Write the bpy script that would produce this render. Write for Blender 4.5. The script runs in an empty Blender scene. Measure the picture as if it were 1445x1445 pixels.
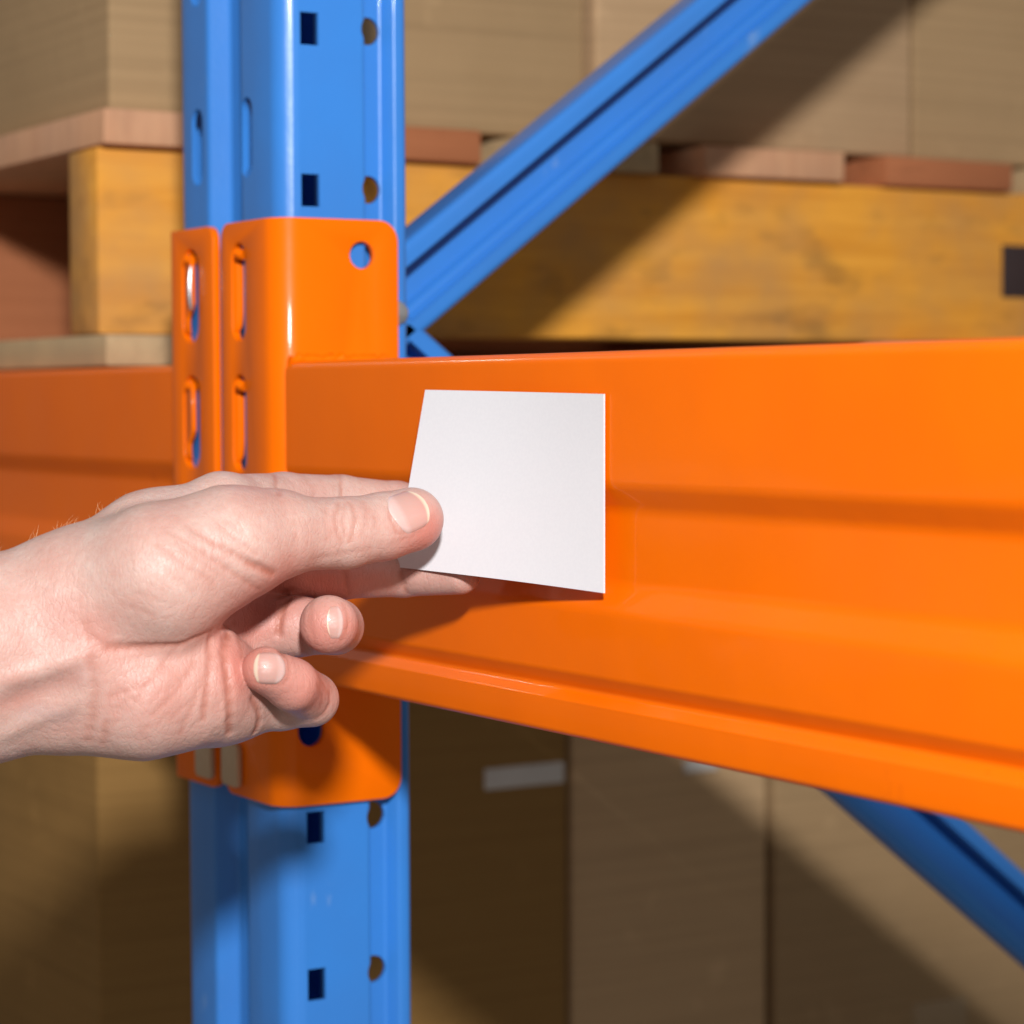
import bpy, bmesh, math, random
import numpy as np
from mathutils import Vector, Matrix

random.seed(7)
rng = np.random.default_rng(7)
SC = bpy.context.scene
COL = SC.collection
MM = 0.001

# ------------------------------------------------------------------ camera
cam_d = bpy.data.cameras.new("camera")
cam = bpy.data.objects.new("camera", cam_d)
COL.objects.link(cam)
C_POS = Vector((0.932587, -0.450784, -0.015263))
V_FWD = Vector((-0.854449, 0.517473, -0.046236)).normalized()
V_RIGHT = Vector((0.518195, 0.855252, -0.004359)).normalized()
V_UP = V_RIGHT.cross(V_FWD).normalized()
cam.matrix_world = Matrix(((V_RIGHT.x, V_UP.x, -V_FWD.x, C_POS.x),
                           (V_RIGHT.y, V_UP.y, -V_FWD.y, C_POS.y),
                           (V_RIGHT.z, V_UP.z, -V_FWD.z, C_POS.z),
                           (0, 0, 0, 1)))
cam_d.sensor_width = 36
cam_d.lens = 87.2
cam_d.clip_start = 0.02
cam_d.clip_end = 100
cam_d.dof.use_dof = True
cam_d.dof.focus_distance = 0.862
cam_d.dof.aperture_fstop = 9.5
cam_d.dof.aperture_blades = 7
SC.camera = cam

# ------------------------------------------------------------------ light
w = bpy.data.worlds.new("World")
SC.world = w
w.use_nodes = True
w.node_tree.nodes["Background"].inputs[0].default_value = (1.0, 0.95, 0.90, 1)
w.node_tree.nodes["Background"].inputs[1].default_value = 0.20

def area(name, loc, target, size, watts, color):
    l = bpy.data.lights.new(name, 'AREA')
    l.shape = 'DISK'
    l.size = size
    l.energy = watts
    l.color = color
    o = bpy.data.objects.new(name, l)
    COL.objects.link(o)
    o.location = loc
    o.rotation_euler = (Vector(target) - Vector(loc)).to_track_quat('-Z', 'Y').to_euler()
    return o
# the photographer's flash, just behind and above the camera
area("camera_flash", (1.3135, -0.594, 0.435), (0.05, 0.05, -0.05), 0.11, 29.5, (1.0, 0.985, 0.965))

# a warehouse lamp further down the aisle
area("aisle_lamp", (-2.6, -0.72, 1.45), (0.1, 0.0, 0.0), 0.16, 4.5, (1.0, 0.95, 0.86))

SC.view_settings.view_transform = 'Standard'
SC.view_settings.look = 'None'
SC.view_settings.exposure = 0.0
SC.view_settings.gamma = 1.0

# ------------------------------------------------------------------ materials
class NT:
    def __init__(s, name):
        s.m = bpy.data.materials.new(name)
        s.m.use_nodes = True
        s.t = s.m.node_tree
        s.b = s.t.nodes["Principled BSDF"]
    def n(s, typ, **kw):
        nd = s.t.nodes.new(typ)
        for k, v in kw.items():
            setattr(nd, k, v)
        return nd
    def l(s, a, b):
        s.t.links.new(a, b)
    def coord(s, scale=(1, 1, 1), rot=(0, 0, 0), kind='Object'):
        tc = s.n('ShaderNodeTexCoord')
        mp = s.n('ShaderNodeMapping')
        mp.inputs['Scale'].default_value = scale
        mp.inputs['Rotation'].default_value = rot
        s.l(tc.outputs[kind], mp.inputs['Vector'])
        return mp.outputs[0]
    def noise(s, vec, scale, detail=3, rough=0.5):
        nd = s.n('ShaderNodeTexNoise')
        nd.inputs['Scale'].default_value = scale
        nd.inputs['Detail'].default_value = detail
        nd.inputs['Roughness'].default_value = rough
        if vec is not None:
            s.l(vec, nd.inputs['Vector'])
        return nd.outputs['Fac']
    def ramp(s, fac, stops):
        nd = s.n('ShaderNodeValToRGB')
        e = nd.color_ramp.elements
        while len(e) < len(stops):
            e.new(0.5)
        for el, (p, c) in zip(e, stops):
            el.position = p
            el.color = (c, c, c, 1) if isinstance(c, (int, float)) else (*c, 1)
        s.l(fac, nd.inputs[0])
        return nd.outputs[0]
    def mix(s, fac, a, b, mode='MIX'):
        nd = s.n('ShaderNodeMix', data_type='RGBA', blend_type=mode)
        for sock, v in ((nd.inputs[0], fac), (nd.inputs[6], a), (nd.inputs[7], b)):
            if isinstance(v, (int, float)):
                sock.default_value = v
            elif isinstance(v, tuple):
                sock.default_value = (*v, 1)
            else:
                s.l(v, sock)
        return nd.outputs[2]
    def base(s, c):
        if isinstance(c, tuple):
            s.b.inputs['Base Color'].default_value = (*c, 1)
        else:
            s.l(c, s.b.inputs['Base Color'])
    def bump(s, h, dist, strength=1.0, prev=None):
        nd = s.n('ShaderNodeBump')
        nd.inputs['Distance'].default_value = dist
        nd.inputs['Strength'].default_value = strength
        s.l(h, nd.inputs['Height'])
        if prev is not None:
            s.l(prev, nd.inputs['Normal'])
        s.l(nd.outputs[0], s.b.inputs['Normal'])
        return nd.outputs[0]
    def set(s, **kw):
        for k, v in kw.items():
            s.b.inputs[k.replace('_', ' ')].default_value = v
        return s

def paint(name, col, col2, rough, coat, spec, scuff, scuff_amt):
    k = NT(name)
    v = k.coord()
    var = k.ramp(k.noise(v, 14, 4), [(0.35, 0.0), (0.7, 1.0)])
    c = k.mix(var, col, col2)
    # tiny dark specks of dust
    sp = k.ramp(k.noise(v, 260, 1, 0.3), [(0.86, 0.0), (0.90, 1.0)])
    c = k.mix(sp, c, tuple(x * 0.45 for x in col))
    # worn, scuffed places
    s1 = k.ramp(k.noise(k.coord((1, 1, 0.45), (0.5, 0.3, 0.2)), 36, 5, 0.65), [(0.66, 0.0), (0.74, scuff_amt)])
    c = k.mix(s1, c, scuff)
    k.base(c)
    rr = k.n('ShaderNodeMapRange')
    k.l(k.noise(v, 30, 3), rr.inputs[0])
    rr.inputs[3].default_value = rough - 0.05
    rr.inputs[4].default_value = rough + 0.09
    k.l(rr.outputs[0], k.b.inputs['Roughness'])
    k.set(Coat_Weight=coat, Coat_Roughness=0.07, Specular_IOR_Level=spec)
    b1 = k.bump(k.noise(v, 420, 2), 0.00012, 0.5)
    k.bump(k.noise(v, 28, 2), 0.0009, 0.5, b1)
    return k.m

M_ORANGE = paint("orange_powder_coat", (0.90, 0.160, 0.0), (0.86, 0.148, 0.0), 0.36, 0.14, 0.10, (0.62, 0.085, 0.004), 0.35)
M_BLUE = paint("blue_powder_coat", (0.036, 0.215, 0.66), (0.040, 0.195, 0.59), 0.34, 0.35, 0.4, (0.20, 0.34, 0.62), 0.55)

def metal(name, col, rough):
    k = NT(name)
    v = k.coord()
    k.base(k.mix(k.noise(v, 300, 3), col, tuple(x * 0.75 for x in col)))
    k.set(Metallic=0.85, Roughness=rough)
    return k.m
M_ZINC = metal("zinc_plated_steel", (0.85, 0.85, 0.87), 0.3)

def clip_mat():
    k = NT("dull_tan_plate")
    v = k.coord()
    k.base(k.mix(k.noise(v, 220, 4), (0.62, 0.44, 0.28), (0.50, 0.34, 0.20)))
    k.set(Roughness=0.55, Metallic=0.15)
    return k.m
M_CLIP = clip_mat()

def card_mat():
    k = NT("white_card")
    v = k.coord()
    k.base(k.mix(k.ramp(k.noise(v, 900, 2), [(0.4, 0.0), (0.6, 1.0)]), (0.705, 0.70, 0.735), (0.69, 0.685, 0.722)))
    k.set(Roughness=0.42)
    k.bump(k.noise(v, 500, 2), 0.00004, 0.4)
    return k.m
M_CARD = card_mat()
def back_mat():
    k = NT("dark_magnet_backing")
    k.base(k.mix(k.noise(k.coord(), 300, 2), (0.05, 0.045, 0.04), (0.07, 0.06, 0.055)))
    k.set(Roughness=0.6)
    return k.m
M_BACK = back_mat()

def wood(name, light, dark, stain, axis, grain=1.0, stain_amt=0.5):
    k = NT(name)
    sc = [26, 26, 26]
    sc[axis] = 1.6
    v = k.coord(tuple(sc))
    info = k.n('ShaderNodeObjectInfo')
    add = k.n('ShaderNodeVectorMath', operation='ADD')
    comb = k.n('ShaderNodeCombineXYZ')
    mul = k.n('ShaderNodeMath', operation='MULTIPLY')
    mul.inputs[1].default_value = 40
    k.l(info.outputs['Random'], mul.inputs[0])
    for i in range(3):
        k.l(mul.outputs[0], comb.inputs[i])
    k.l(v, add.inputs[0])
    k.l(comb.outputs[0], add.inputs[1])
    g = k.noise(add.outputs[0], 3.2 * grain, 6, 0.62)
    c = k.mix(k.ramp(g, [(0.3, 0.0), (0.72, 1.0)]), light, dark)
    v2 = k.coord((1, 1, 1))
    big = k.ramp(k.noise(v2, 9, 4, 0.6), [(0.40, 0.0), (0.66, 1.0)])
    m1 = k.n('ShaderNodeMath', operation='MULTIPLY')
    m1.inputs[1].default_value = stain_amt
    k.l(big, m1.inputs[0])
    c = k.mix(m1.outputs[0], c, stain)
    sc2 = [42, 42, 42]
    sc2[axis] = 18
    spots = k.ramp(k.noise(k.coord(tuple(sc2)), 1.0, 3, 0.55), [(0.57, 0.0), (0.70, 1.0)])
    m2 = k.n('ShaderNodeMath', operation='MULTIPLY')
    m2.inputs[1].default_value = 0.5 * stain_amt
    k.l(spots, m2.inputs[0])
    c = k.mix(m2.outputs[0], c, tuple(x * 0.35 for x in stain))
    k.base(c)
    k.set(Roughness=0.78, Specular_IOR_Level=0.25)
    k.bump(g, 0.0012, 0.6)
    return k.m
M_TIMBER = wood("yellow_pine_timber", (0.88, 0.40, 0.050), (0.68, 0.26, 0.022), (0.48, 0.25, 0.09), 1, 1.2, 0.8)
M_GREYWOOD = wood("weathered_grey_wood", (0.58, 0.41, 0.22), (0.44, 0.30, 0.16), (0.34, 0.25, 0.15), 0, 1.2, 0.6)
M_ENDGRAIN = wood("pinkish_end_grain", (0.66, 0.36, 0.20), (0.54, 0.27, 0.15), (0.46, 0.28, 0.19), 2, 1.5, 0.4)
M_REDWOOD = wood("red_brown_timber", (0.46, 0.165, 0.070), (0.38, 0.130, 0.052), (0.31, 0.11, 0.05), 1, 1.0, 0.4)

def carton_mat(name, a, b):
    k = NT(name)
    v = k.coord()
    n1 = k.noise(v, 7, 4)
    c = k.mix(n1, a, b)
    st = k.coord((1, 1, 90))
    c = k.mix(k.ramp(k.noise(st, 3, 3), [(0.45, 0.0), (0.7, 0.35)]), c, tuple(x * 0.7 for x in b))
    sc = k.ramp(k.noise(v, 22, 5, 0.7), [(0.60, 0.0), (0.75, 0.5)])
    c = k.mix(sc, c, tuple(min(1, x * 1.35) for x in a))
    k.base(c)
    k.set(Roughness=0.85, Specular_IOR_Level=0.2)
    k.bump(k.noise(v, 30, 4), 0.002, 0.5)
    return k.m
M_CARTON = carton_mat("brown_cardboard", (0.52, 0.345, 0.20), (0.44, 0.28, 0.15))
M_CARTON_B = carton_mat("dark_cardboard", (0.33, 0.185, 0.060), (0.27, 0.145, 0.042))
M_CARTON_C = carton_mat("pale_cardboard", (0.42, 0.28, 0.15), (0.36, 0.23, 0.115))

def plain(name, col, rough):
    k = NT(name)
    k.base(k.mix(k.noise(k.coord(), 40, 4), col, tuple(x * 0.8 for x in col)))
    k.set(Roughness=rough)
    return k.m
M_CARTON_D = carton_mat("light_kraft_cardboard", (0.62, 0.42, 0.235), (0.53, 0.345, 0.185))
M_TAPE = plain("packing_tape", (0.42, 0.29, 0.16), 0.3)
M_LABEL = plain("paper_label", (0.72, 0.68, 0.64), 0.6)
M_PATCH = plain("dark_stencil_paint", (0.035, 0.018, 0.018), 0.7)
M_CONCRETE = plain("concrete", (0.32, 0.30, 0.27), 0.8)
M_GAP = plain("dark_fold", (0.05, 0.03, 0.02), 0.9)

# ------------------------------------------------------------------ mesh helpers
def finish(o, m, parent=None, smooth=30):
    me = o.data
    me.materials.clear()
    me.materials.append(m)
    if smooth:
        for p in me.polygons:
            p.use_smooth = True
        me.set_sharp_from_angle(angle=math.radians(smooth))
    if parent is not None:
        o.parent = parent
    return o

def mesh_obj(name, verts, faces, m, parent=None, smooth=30):
    me = bpy.data.meshes.new(name)
    me.from_pydata([tuple(v) for v in verts], [], [tuple(f) for f in faces])
    bm = bmesh.new()
    bm.from_mesh(me)
    bmesh.ops.recalc_face_normals(bm, faces=bm.faces)
    bm.to_mesh(me)
    bm.free()
    me.update()
    o = bpy.data.objects.new(name, me)
    COL.objects.link(o)
    return finish(o, m, parent, smooth)

def empty(name, loc=(0, 0, 0)):
    o = bpy.data.objects.new(name, None)
    o.empty_display_size = 0.05
    COL.objects.link(o)
    o.location = loc
    return o

def tag(o, label, cat, group=None, kind=None):
    o['label'] = label
    o['category'] = cat
    if group:
        o['group'] = group
    if kind:
        o['kind'] = kind
    return o

def fillet(path, closed, seg=6):
    """path of (x, y, r) -> rounded 2D polyline"""
    n = len(path)
    out = []
    for i, (x, y, r) in enumerate(path):
        if r <= 0 or (not closed and i in (0, n - 1)):
            out.append((x, y))
            continue
        p = np.array((x, y), float)
        a = np.array(path[i - 1][:2], float)
        b = np.array(path[(i + 1) % n][:2], float)
        u = (a - p) / np.linalg.norm(a - p)
        v = (b - p) / np.linalg.norm(b - p)
        ang = math.acos(max(-1, min(1, float(u @ v))))
        t = r / math.tan(ang / 2)
        t = min(t, 0.49 * np.linalg.norm(a - p), 0.49 * np.linalg.norm(b - p))
        r2 = t * math.tan(ang / 2)
        bis = (u + v) / np.linalg.norm(u + v)
        c = p + bis * (r2 / math.sin(ang / 2))
        s = p + u * t - c
        e = p + v * t - c
        a0 = math.atan2(s[1], s[0])
        a1 = math.atan2(e[1], e[0])
        d = (a1 - a0 + math.pi) % (2 * math.pi) - math.pi
        for k in range(seg + 1):
            q = a0 + d * k / seg
            out.append((c[0] + r2 * math.cos(q), c[1] + r2 * math.sin(q)))
    return out

def thick(pts, t):
    """offset an open polyline to its left by t -> closed outline"""
    P = np.array(pts, float)
    d = np.diff(P, axis=0)
    d /= np.linalg.norm(d, axis=1)[:, None]
    nrm = np.stack([-d[:, 1], d[:, 0]], 1)
    vn = np.zeros_like(P)
    vn[:-1] += nrm
    vn[1:] += nrm
    vn /= np.linalg.norm(vn, axis=1)[:, None]
    cs = np.ones(len(P))
    cs[1:-1] = np.clip((vn[1:-1] * nrm[1:]).sum(1), 0.5, 1)
    Q = P + vn * (t / cs)[:, None]
    return [tuple(x) for x in P] + [tuple(x) for x in Q[::-1]]

def prism(name, outline, lo, hi, axis, m=None, parent=None, smooth=30, strip=None):
    """outline: list of 2D mm points; extruded lo..hi mm along axis (0,1,2). strip=n: outline is two rails of n points (quads for caps)"""
    def P(p, h):
        if axis == 0:
            return (h * MM, p[0] * MM, p[1] * MM)
        if axis == 1:
            return (p[0] * MM, h * MM, p[1] * MM)
        return (p[0] * MM, p[1] * MM, h * MM)
    n = len(outline)
    vs = [P(p, lo) for p in outline] + [P(p, hi) for p in outline]
    fs = [(i, (i + 1) % n, n + (i + 1) % n, n + i) for i in range(n)]
    if strip:
        k = n // 2
        for off in (0, n):
            for i in range(k - 1):
                fs.append((off + i, off + i + 1, off + n - 2 - i, off + n - 1 - i))
    else:
        fs += [tuple(range(n)), tuple(range(n, 2 * n))]
    return mesh_obj(name, vs, fs, m or M_ZINC, parent, smooth)

def cut(o, cutters, bevel=0.0, m=None):
    for c in cutters:
        md = o.modifiers.new("b", 'BOOLEAN')
        md.operation = 'DIFFERENCE'
        md.object = c
        md.solver = 'EXACT'
    if bevel:
        md = o.modifiers.new("v", 'BEVEL')
        md.width = bevel * MM
        md.segments = 2
        md.limit_method = 'ANGLE'
        md.angle_limit = math.radians(50)
        md.use_clamp_overlap = True
    dg = bpy.context.evaluated_depsgraph_get()
    me = bpy.data.meshes.new_from_object(o.evaluated_get(dg))
    o.modifiers.clear()
    old = o.data
    o.data = me
    bpy.data.meshes.remove(old)
    for c in cutters:
        bpy.data.objects.remove(c)
    mat_ = m or M_ORANGE
    me.materials.clear()
    me.materials.append(mat_)
    for p in me.polygons:
        p.material_index = 0
        p.use_smooth = True
    me.set_sharp_from_angle(angle=math.radians(32))
    return o

def obround(cx, cz, wd, ht, seg=8, rb=None):
    """rounded slot outline"""
    r = wd / 2
    pts = []
    for k in range(seg + 1):
        a = math.pi * k / seg
        pts.append((cx + r * math.cos(a), cz + ht / 2 - r + r * math.sin(a)))
    for k in range(seg + 1):
        a = math.pi + math.pi * k / seg
        pts.append((cx + r * math.cos(a), cz - ht / 2 + r + r * math.sin(a)))
    return pts

def corner_cut(cx, cz, sx, sz, r, seg=6):
    """shape to remove outside a rounded corner; (cx,cz) is the sharp corner, sx/sz point outward"""
    ox, oz = cx - sx * r, cz - sz * r
    pts = [(cx + sx * 3, cz + sz * 3), (ox, cz + sz * 3)]
    for k in range(seg + 1):
        a = math.pi / 2 * k / seg
        pts.append((ox + sx * r * math.sin(a), oz + sz * r * math.cos(a)))
    pts.append((cx + sx * 3, oz))
    return pts

def box(name, lo, hi, m, parent=None, bevel=0.8, jitter=0.0, seg=2):
    bm = bmesh.new()
    bmesh.ops.create_cube(bm, size=1)
    for v in bm.verts:
        for i in range(3):
            v.co[i] = ((lo[i] + hi[i]) / 2 + v.co[i] * (hi[i] - lo[i]) + random.uniform(-jitter, jitter)) * MM
    if bevel:
        bmesh.ops.bevel(bm, geom=list(bm.edges), offset=bevel * MM, segments=seg, affect='EDGES', profile=0.5)
    me = bpy.data.meshes.new(name)
    bm.to_mesh(me)
    bm.free()
    o = bpy.data.objects.new(name, me)
    COL.objects.link(o)
    return finish(o, m, parent, 40)

def tube(name, pts, r, m, parent=None, seg=10):
    pts = [Vector(p) * MM for p in pts]
    vs, fs = [], []
    rr = r if isinstance(r, (list, tuple)) else [r] * len(pts)
    for i, p in enumerate(pts):
        t = (pts[min(i + 1, len(pts) - 1)] - pts[max(i - 1, 0)]).normalized()
        a = t.orthogonal().normalized()
        b = t.cross(a)
        for k in range(seg):
            q = 2 * math.pi * k / seg
            vs.append(p + (a * math.cos(q) + b * math.sin(q)) * rr[i] * MM)
    for i in range(len(pts) - 1):
        for k in range(seg):
            fs.append((i * seg + k, i * seg + (k + 1) % seg, (i + 1) * seg + (k + 1) % seg, (i + 1) * seg + k))
    fs.append(tuple(range(seg)))
    fs.append(tuple(range((len(pts) - 1) * seg, len(pts) * seg)))
    return mesh_obj(name, vs, fs, m, parent, 50)

# ------------------------------------------------------------------ floor under the racking
fl = mesh_obj("floor", [(-4, -2, -0.72), (4, -2, -0.72), (4, 4, -0.72), (-4, 4, -0.72)], [(0, 1, 2, 3)], M_CONCRETE, None, 0)
fl['kind'] = 'structure'
fl['label'] = 'plain concrete warehouse floor under the racking'
fl['category'] = 'floor'

# ------------------------------------------------------------------ blue upright frame
frame = tag(empty("rack_upright_frame", (-0.058, 0.035, -0.72)),
            "blue steel pallet rack upright with punched holes and diagonal braces", "rack upright")
def to_parent(o, p):
    o.parent = p
    o.matrix_parent_inverse = p.matrix_basis.inverted()
    return o

path = [(-90, 66, 0), (-111, 66, 3), (-111, 57.5, 2.4), (-105.5, 53.5, 2.4), (-105.5, 48.5, 2.4), (-111, 44.5, 2.4), (-111, 4, 11),
        (-75, 4, 3), (-69, 13, 3), (-47, 13, 3), (-41, 4, 3), (-4, 4, 9), (-4, 44.5, 2.0), (-10, 46.2, 1.5), (-10, 55, 2.0),
        (-4, 58.5, 2.0), (-4, 65, 3), (-25, 65, 0)]
post = prism("post", thick(fillet(path, False, 4), 1.8), -720, 560, 2, M_BLUE, None, 32, strip=True)
cutters = []
for zc in (78 + 79 * k for k in range(-4, 7)):
    z = zc + 14
    if -230 < z < 70:
        continue
    for xc in (-35.5, -86.5):
        cutters.append(prism("c", obround(xc, z + 4, 11.5, 34), -6, 20, 1))
for zc in (71.7 + 67.2 * k for k in range(-6, 8)):
    if -180 < zc < 50:
        continue
    cutters.append(prism("c", [(14.2, zc - 6.8), (22.6, zc - 6.8), (22.6, zc + 6.8), (14.2, zc + 6.8)], -12, 4, 0))
for zc in (73.5 + 67.2 * k for k in range(-6, 8)):
    if -180 < zc < 50:
        continue
    pts = [(48.8 + 5.9 * math.cos(a), zc + 5.9 * math.sin(a)) for a in np.linspace(0, 2 * math.pi, 20, endpoint=False)]
    cutters.append(prism("c", pts, -18, 4, 0))
cutters.append(prism("c", obround(15, -147, 13, 32), -12, 4, 0))
cut(post, cutters, 0.0, M_BLUE)
to_parent(post, frame)

# diagonal braces: lipped channels in the plane of the frame, open towards +x
def brace(y0, z0, y1, z1, width=38, depth=24):
    L = math.hypot(y1 - y0, z1 - z0)
    h = width / 2
    pth = [(0, -h + 8, 0), (0, -h, 3.5), (-depth * 0.55, -h, 3.5), (-depth * 0.55, -h + 9, 2), (-depth * 0.75, -h + 11, 2),
           (-depth * 0.75, h - 11, 2), (-depth, h - 9, 2), (-depth, h, 3.5), (0, h, 3.5), (0, h - 9, 0)]
    pth = [(x, y, r) for x, y, r in pth]
    out = thick(fillet(pth, False, 5), -1.8)
    a = math.atan2(z1 - z0, y1 - y0)
    n = len(out)
    vs = []
    for s in (0, L):
        for px, pw in out:
            vs.append(((-47 + px) * MM, (y0 + s * math.cos(a) - pw * math.sin(a)) * MM, (z0 + s * math.sin(a) + pw * math.cos(a)) * MM))
    fs = [(i, (i + 1) % n, n + (i + 1) % n, n + i) for i in range(n)]
    k = n // 2
    for off in (0, n):
        for i in range(k - 1):
            fs.append((off + i, off + i + 1, off + n - 2 - i, off + n - 1 - i))
    return to_parent(mesh_obj("brace", vs, fs, M_BLUE, None, 32), frame)
brace(40, -5, 900, 640)
brace(66, 16, 900, -636)
# bolt head on the rear flange of the post
bl = tube("bolt", [(-7, 59.0, 21), (-3.4, 59.0, 21), (-2.2, 59.0, 21)], [5.6, 5.6, 4.2], M_ZINC, None, 12)
to_parent(bl, frame)

# ------------------------------------------------------------------ orange beams with their end connectors
prof = [(54, 0, 5), (4, 0, 4), (4, -44.5, 9), (9, -53, 9), (9, -78, 9), (4, -87, 9), (4, -109.5, 4),
        (7.5, -115.5, 1.8), (3.4, -119.2, 1.0), (3.4, -131.8, 2.5), (54, -131.8, 4)]

def make_beam(name, x0, x1, sign, label):
    """sign +1: connector plate faces +x at x=0; -1: mirrored at x=-117"""
    root = tag(empty(name, (x0 * MM, 0.03, -0.065)), label, "rack beam", "orange beams hooked on the blue upright")
    b = prism("beam_section", fillet(prof, True, 6), x0 + sign * 0.3, x1, 0, M_ORANGE, None, 25)
    to_parent(b, root)
    # bent connector plate
    fx = lambda x: x if sign > 0 else -117 - x
    pth = [(fx(-54.5), 0, 0), (fx(0), 0, 12), (fx(0), 58, 0)]
    t = 3.6 if sign > 0 else -3.6
    pl = prism("connector_plate", thick(fillet(pth, False, 8), t), -187, 60, 2, M_ORANGE, None, 30, strip=True)
    cs = []
    for zt in (51, -5, -61, -117):
        cs.append(prism("c", obround(-36.5 if sign > 0 else -87.0, zt - 21, 13.5 if sign > 0 else 17.5, 42), -3, 8, 1))
    leg_lo, leg_hi = (-8, 4) if sign > 0 else (-121, -109)
    cs.append(prism("c", [(40.5 + 5.7 * math.cos(a), 45 + 5.7 * math.sin(a)) for a in np.linspace(0, 2 * math.pi, 28, endpoint=False)], leg_lo, leg_hi, 0))
    cs.append(prism("c", obround(15, -148, 12, 28), leg_lo, leg_hi, 0))
    for sz, z in ((1, 60), (-1, -187)):
        cs.append(prism("c", corner_cut(fx(-54.5), z, -1 if sign > 0 else 1, sz, 7), -3, 8, 1))
        cs.append(prism("c", corner_cut(58, z, 1, sz, 9), leg_lo, leg_hi, 0))
    cut(pl, cs, 0.7)
    to_parent(pl, root)
    # pressed hook tongues in the slots
    for zt in (51, -5, -61, -117):
        zc = zt - 21
        vs, fs = [], []
        nz, ns = 15, 5
        xh = -43.3 if sign > 0 else -95.4
        for side in (0, 1):
            for i in range(nz):
                f = i / (nz - 1)
                z = zc - 16.5 + 36.5 * f
                bulge = math.sqrt(max(0.0, 1 - (2 * f - 1) ** 2)) ** 0.7
                for j in range(ns):
                    g = j / (ns - 1)
                    wd = (13.0 if sign < 0 else 2.6) * (0.45 + 0.55 * bulge) * (0.55 + 0.45 * min(1, max(0, (f - 0.2) * 8)) if sign < 0 else 1.0)
                    dep = 0.7 + (-2.6 if sign < 0 else 1.4) * bulge * g ** 1.4
                    vs.append(((xh + wd * g) * MM, (dep + 2.6 * side) * MM, z * MM))
        q = lambda s, i, j: s * nz * ns + i * ns + j
        for i in range(nz - 1):
            for j in range(ns - 1):
                fs.append((q(0, i, j), q(0, i + 1, j), q(0, i + 1, j + 1), q(0, i, j + 1)))
                fs.append((q(1, i, j), q(1, i, j + 1), q(1, i + 1, j + 1), q(1, i + 1, j)))
            fs.append((q(0, i, ns - 1), q(0, i + 1, ns - 1), q(1, i + 1, ns - 1), q(1, i, ns - 1)))
            fs.append((q(0, i, 0), q(1, i, 0), q(1, i + 1, 0), q(0, i + 1, 0)))
        for j in range(ns - 1):
            fs.append((q(0, 0, j), q(0, 0, j + 1), q(1, 0, j + 1), q(1, 0, j)))
            fs.append((q(0, nz - 1, j), q(1, nz - 1, j), q(1, nz - 1, j + 1), q(0, nz - 1, j + 1)))
        tg = mesh_obj("hook_tongue", vs, fs, M_ORANGE, None, 45)
        cut(tg, [], 0.7)
        to_parent(tg, root)
        # small pressed bump above the tongue
        if sign < 0 and zt == 51:  # pale metal tube added to draw the flash glint on the paint
            ed = tube("edge_glint", [(xh + 13.0, -1.6 - 0.7 * math.sin(math.pi * k / 6), zc - 6 + 3.2 * k) for k in range(7)], [0.5, 1.0, 1.15, 1.15, 1.0, 0.8, 0.4], M_ZINC, None, 8)
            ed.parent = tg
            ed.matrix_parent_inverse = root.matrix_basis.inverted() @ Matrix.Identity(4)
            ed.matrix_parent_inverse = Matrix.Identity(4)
        bx = -35.8 if sign > 0 else -88.5
        bump_o = tube("pressed_bump", [(bx - 2.6, 1.2, zt - 5.4), (bx, 0.2, zt - 4.6), (bx + 2.6, 1.2, zt - 5.4)], [2.0, 2.6, 2.0], M_ORANGE, None, 10)
        to_parent(bump_o, root)
    # weld bead round the end of the beam
    xw = 0.4 if sign > 0 else -117.4
    wp = [(xw, 52 - 2.2 * k, 0.6 + 0.5 * math.sin(k * 2.1) + 0.25 * math.sin(k * 5.3)) for k in range(22)]
    wd = tube("weld_bead", wp, [2.3 + 0.6 * math.sin(k * 2.7) for k in range(22)], M_ORANGE, None, 8)
    to_parent(wd, root)
    # tan locking plate at the foot of the connector
    xp = fx(-44.5)
    pts = []
    for cx_, cz_, a0 in ((xp + 5.2, -167, 0), (xp - 5.2, -167, 90), (xp - 5.2, -180, 180), (xp + 5.2, -180, 270)):
        for k in range(5):
            a = math.radians(a0 + 22.5 * k)
            pts.append((cx_ + 3 * math.cos(a), cz_ + 3 * math.sin(a)))
    lp = prism("locking_plate", pts, -3.2, -0.2, 1, M_CLIP, None, 30)
    cut(lp, [], 0.8, M_CLIP)
    to_parent(lp, root)
    return root
make_beam("rack_beam", 0, 2300, 1, "long orange rack beam behind the white card, its connector right of the upright's centre gap")
make_beam("rack_beam", -117, -2400, -1, "orange rack beam carrying the wooden pallet, partly hidden behind the wrist")

# ------------------------------------------------------------------ wooden pallet on the left beam
pal = tag(empty("wooden_pallet", (-0.56, 0.55, 0.001)), "yellowish timber pallet with stained stringers resting on the rack beam", "pallet")
Y0, Y1 = 20, 1120
for i, x in enumerate((-246, -550, -860)):
    o = box("stringer", (x - 39, Y0 + (0, 3, 1)[i], 17.6), (x, Y1, 111.4), M_TIMBER if i == 0 else M_REDWOOD, pal, 2.0, 0.4)
    to_parent(o, pal)
y = Y0
k = 0
while y < Y1 - 60:
    wdt = random.uniform(92, 102)
    o = box("deck_board", (-899 + random.uniform(-4, 4), y, 112), (-237 + random.uniform(-3, 2), y + wdt, 130 + random.uniform(-1, 1)),
            (M_ENDGRAIN, M_REDWOOD, M_GREYWOOD)[k % 3], pal, 1.6, 0.5)
    to_parent(o, pal)
    y += wdt + random.uniform(26, 34)
    k += 1
for y, m in ((Y0 - 1, M_GREYWOOD), (520, M_ENDGRAIN), (1020, M_GREYWOOD)):
    o = box("bottom_board", (-899, y, 1.2), (-234, y + 135, 17.0), m, pal, 1.4, 0.4)
    to_parent(o, pal)
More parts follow.
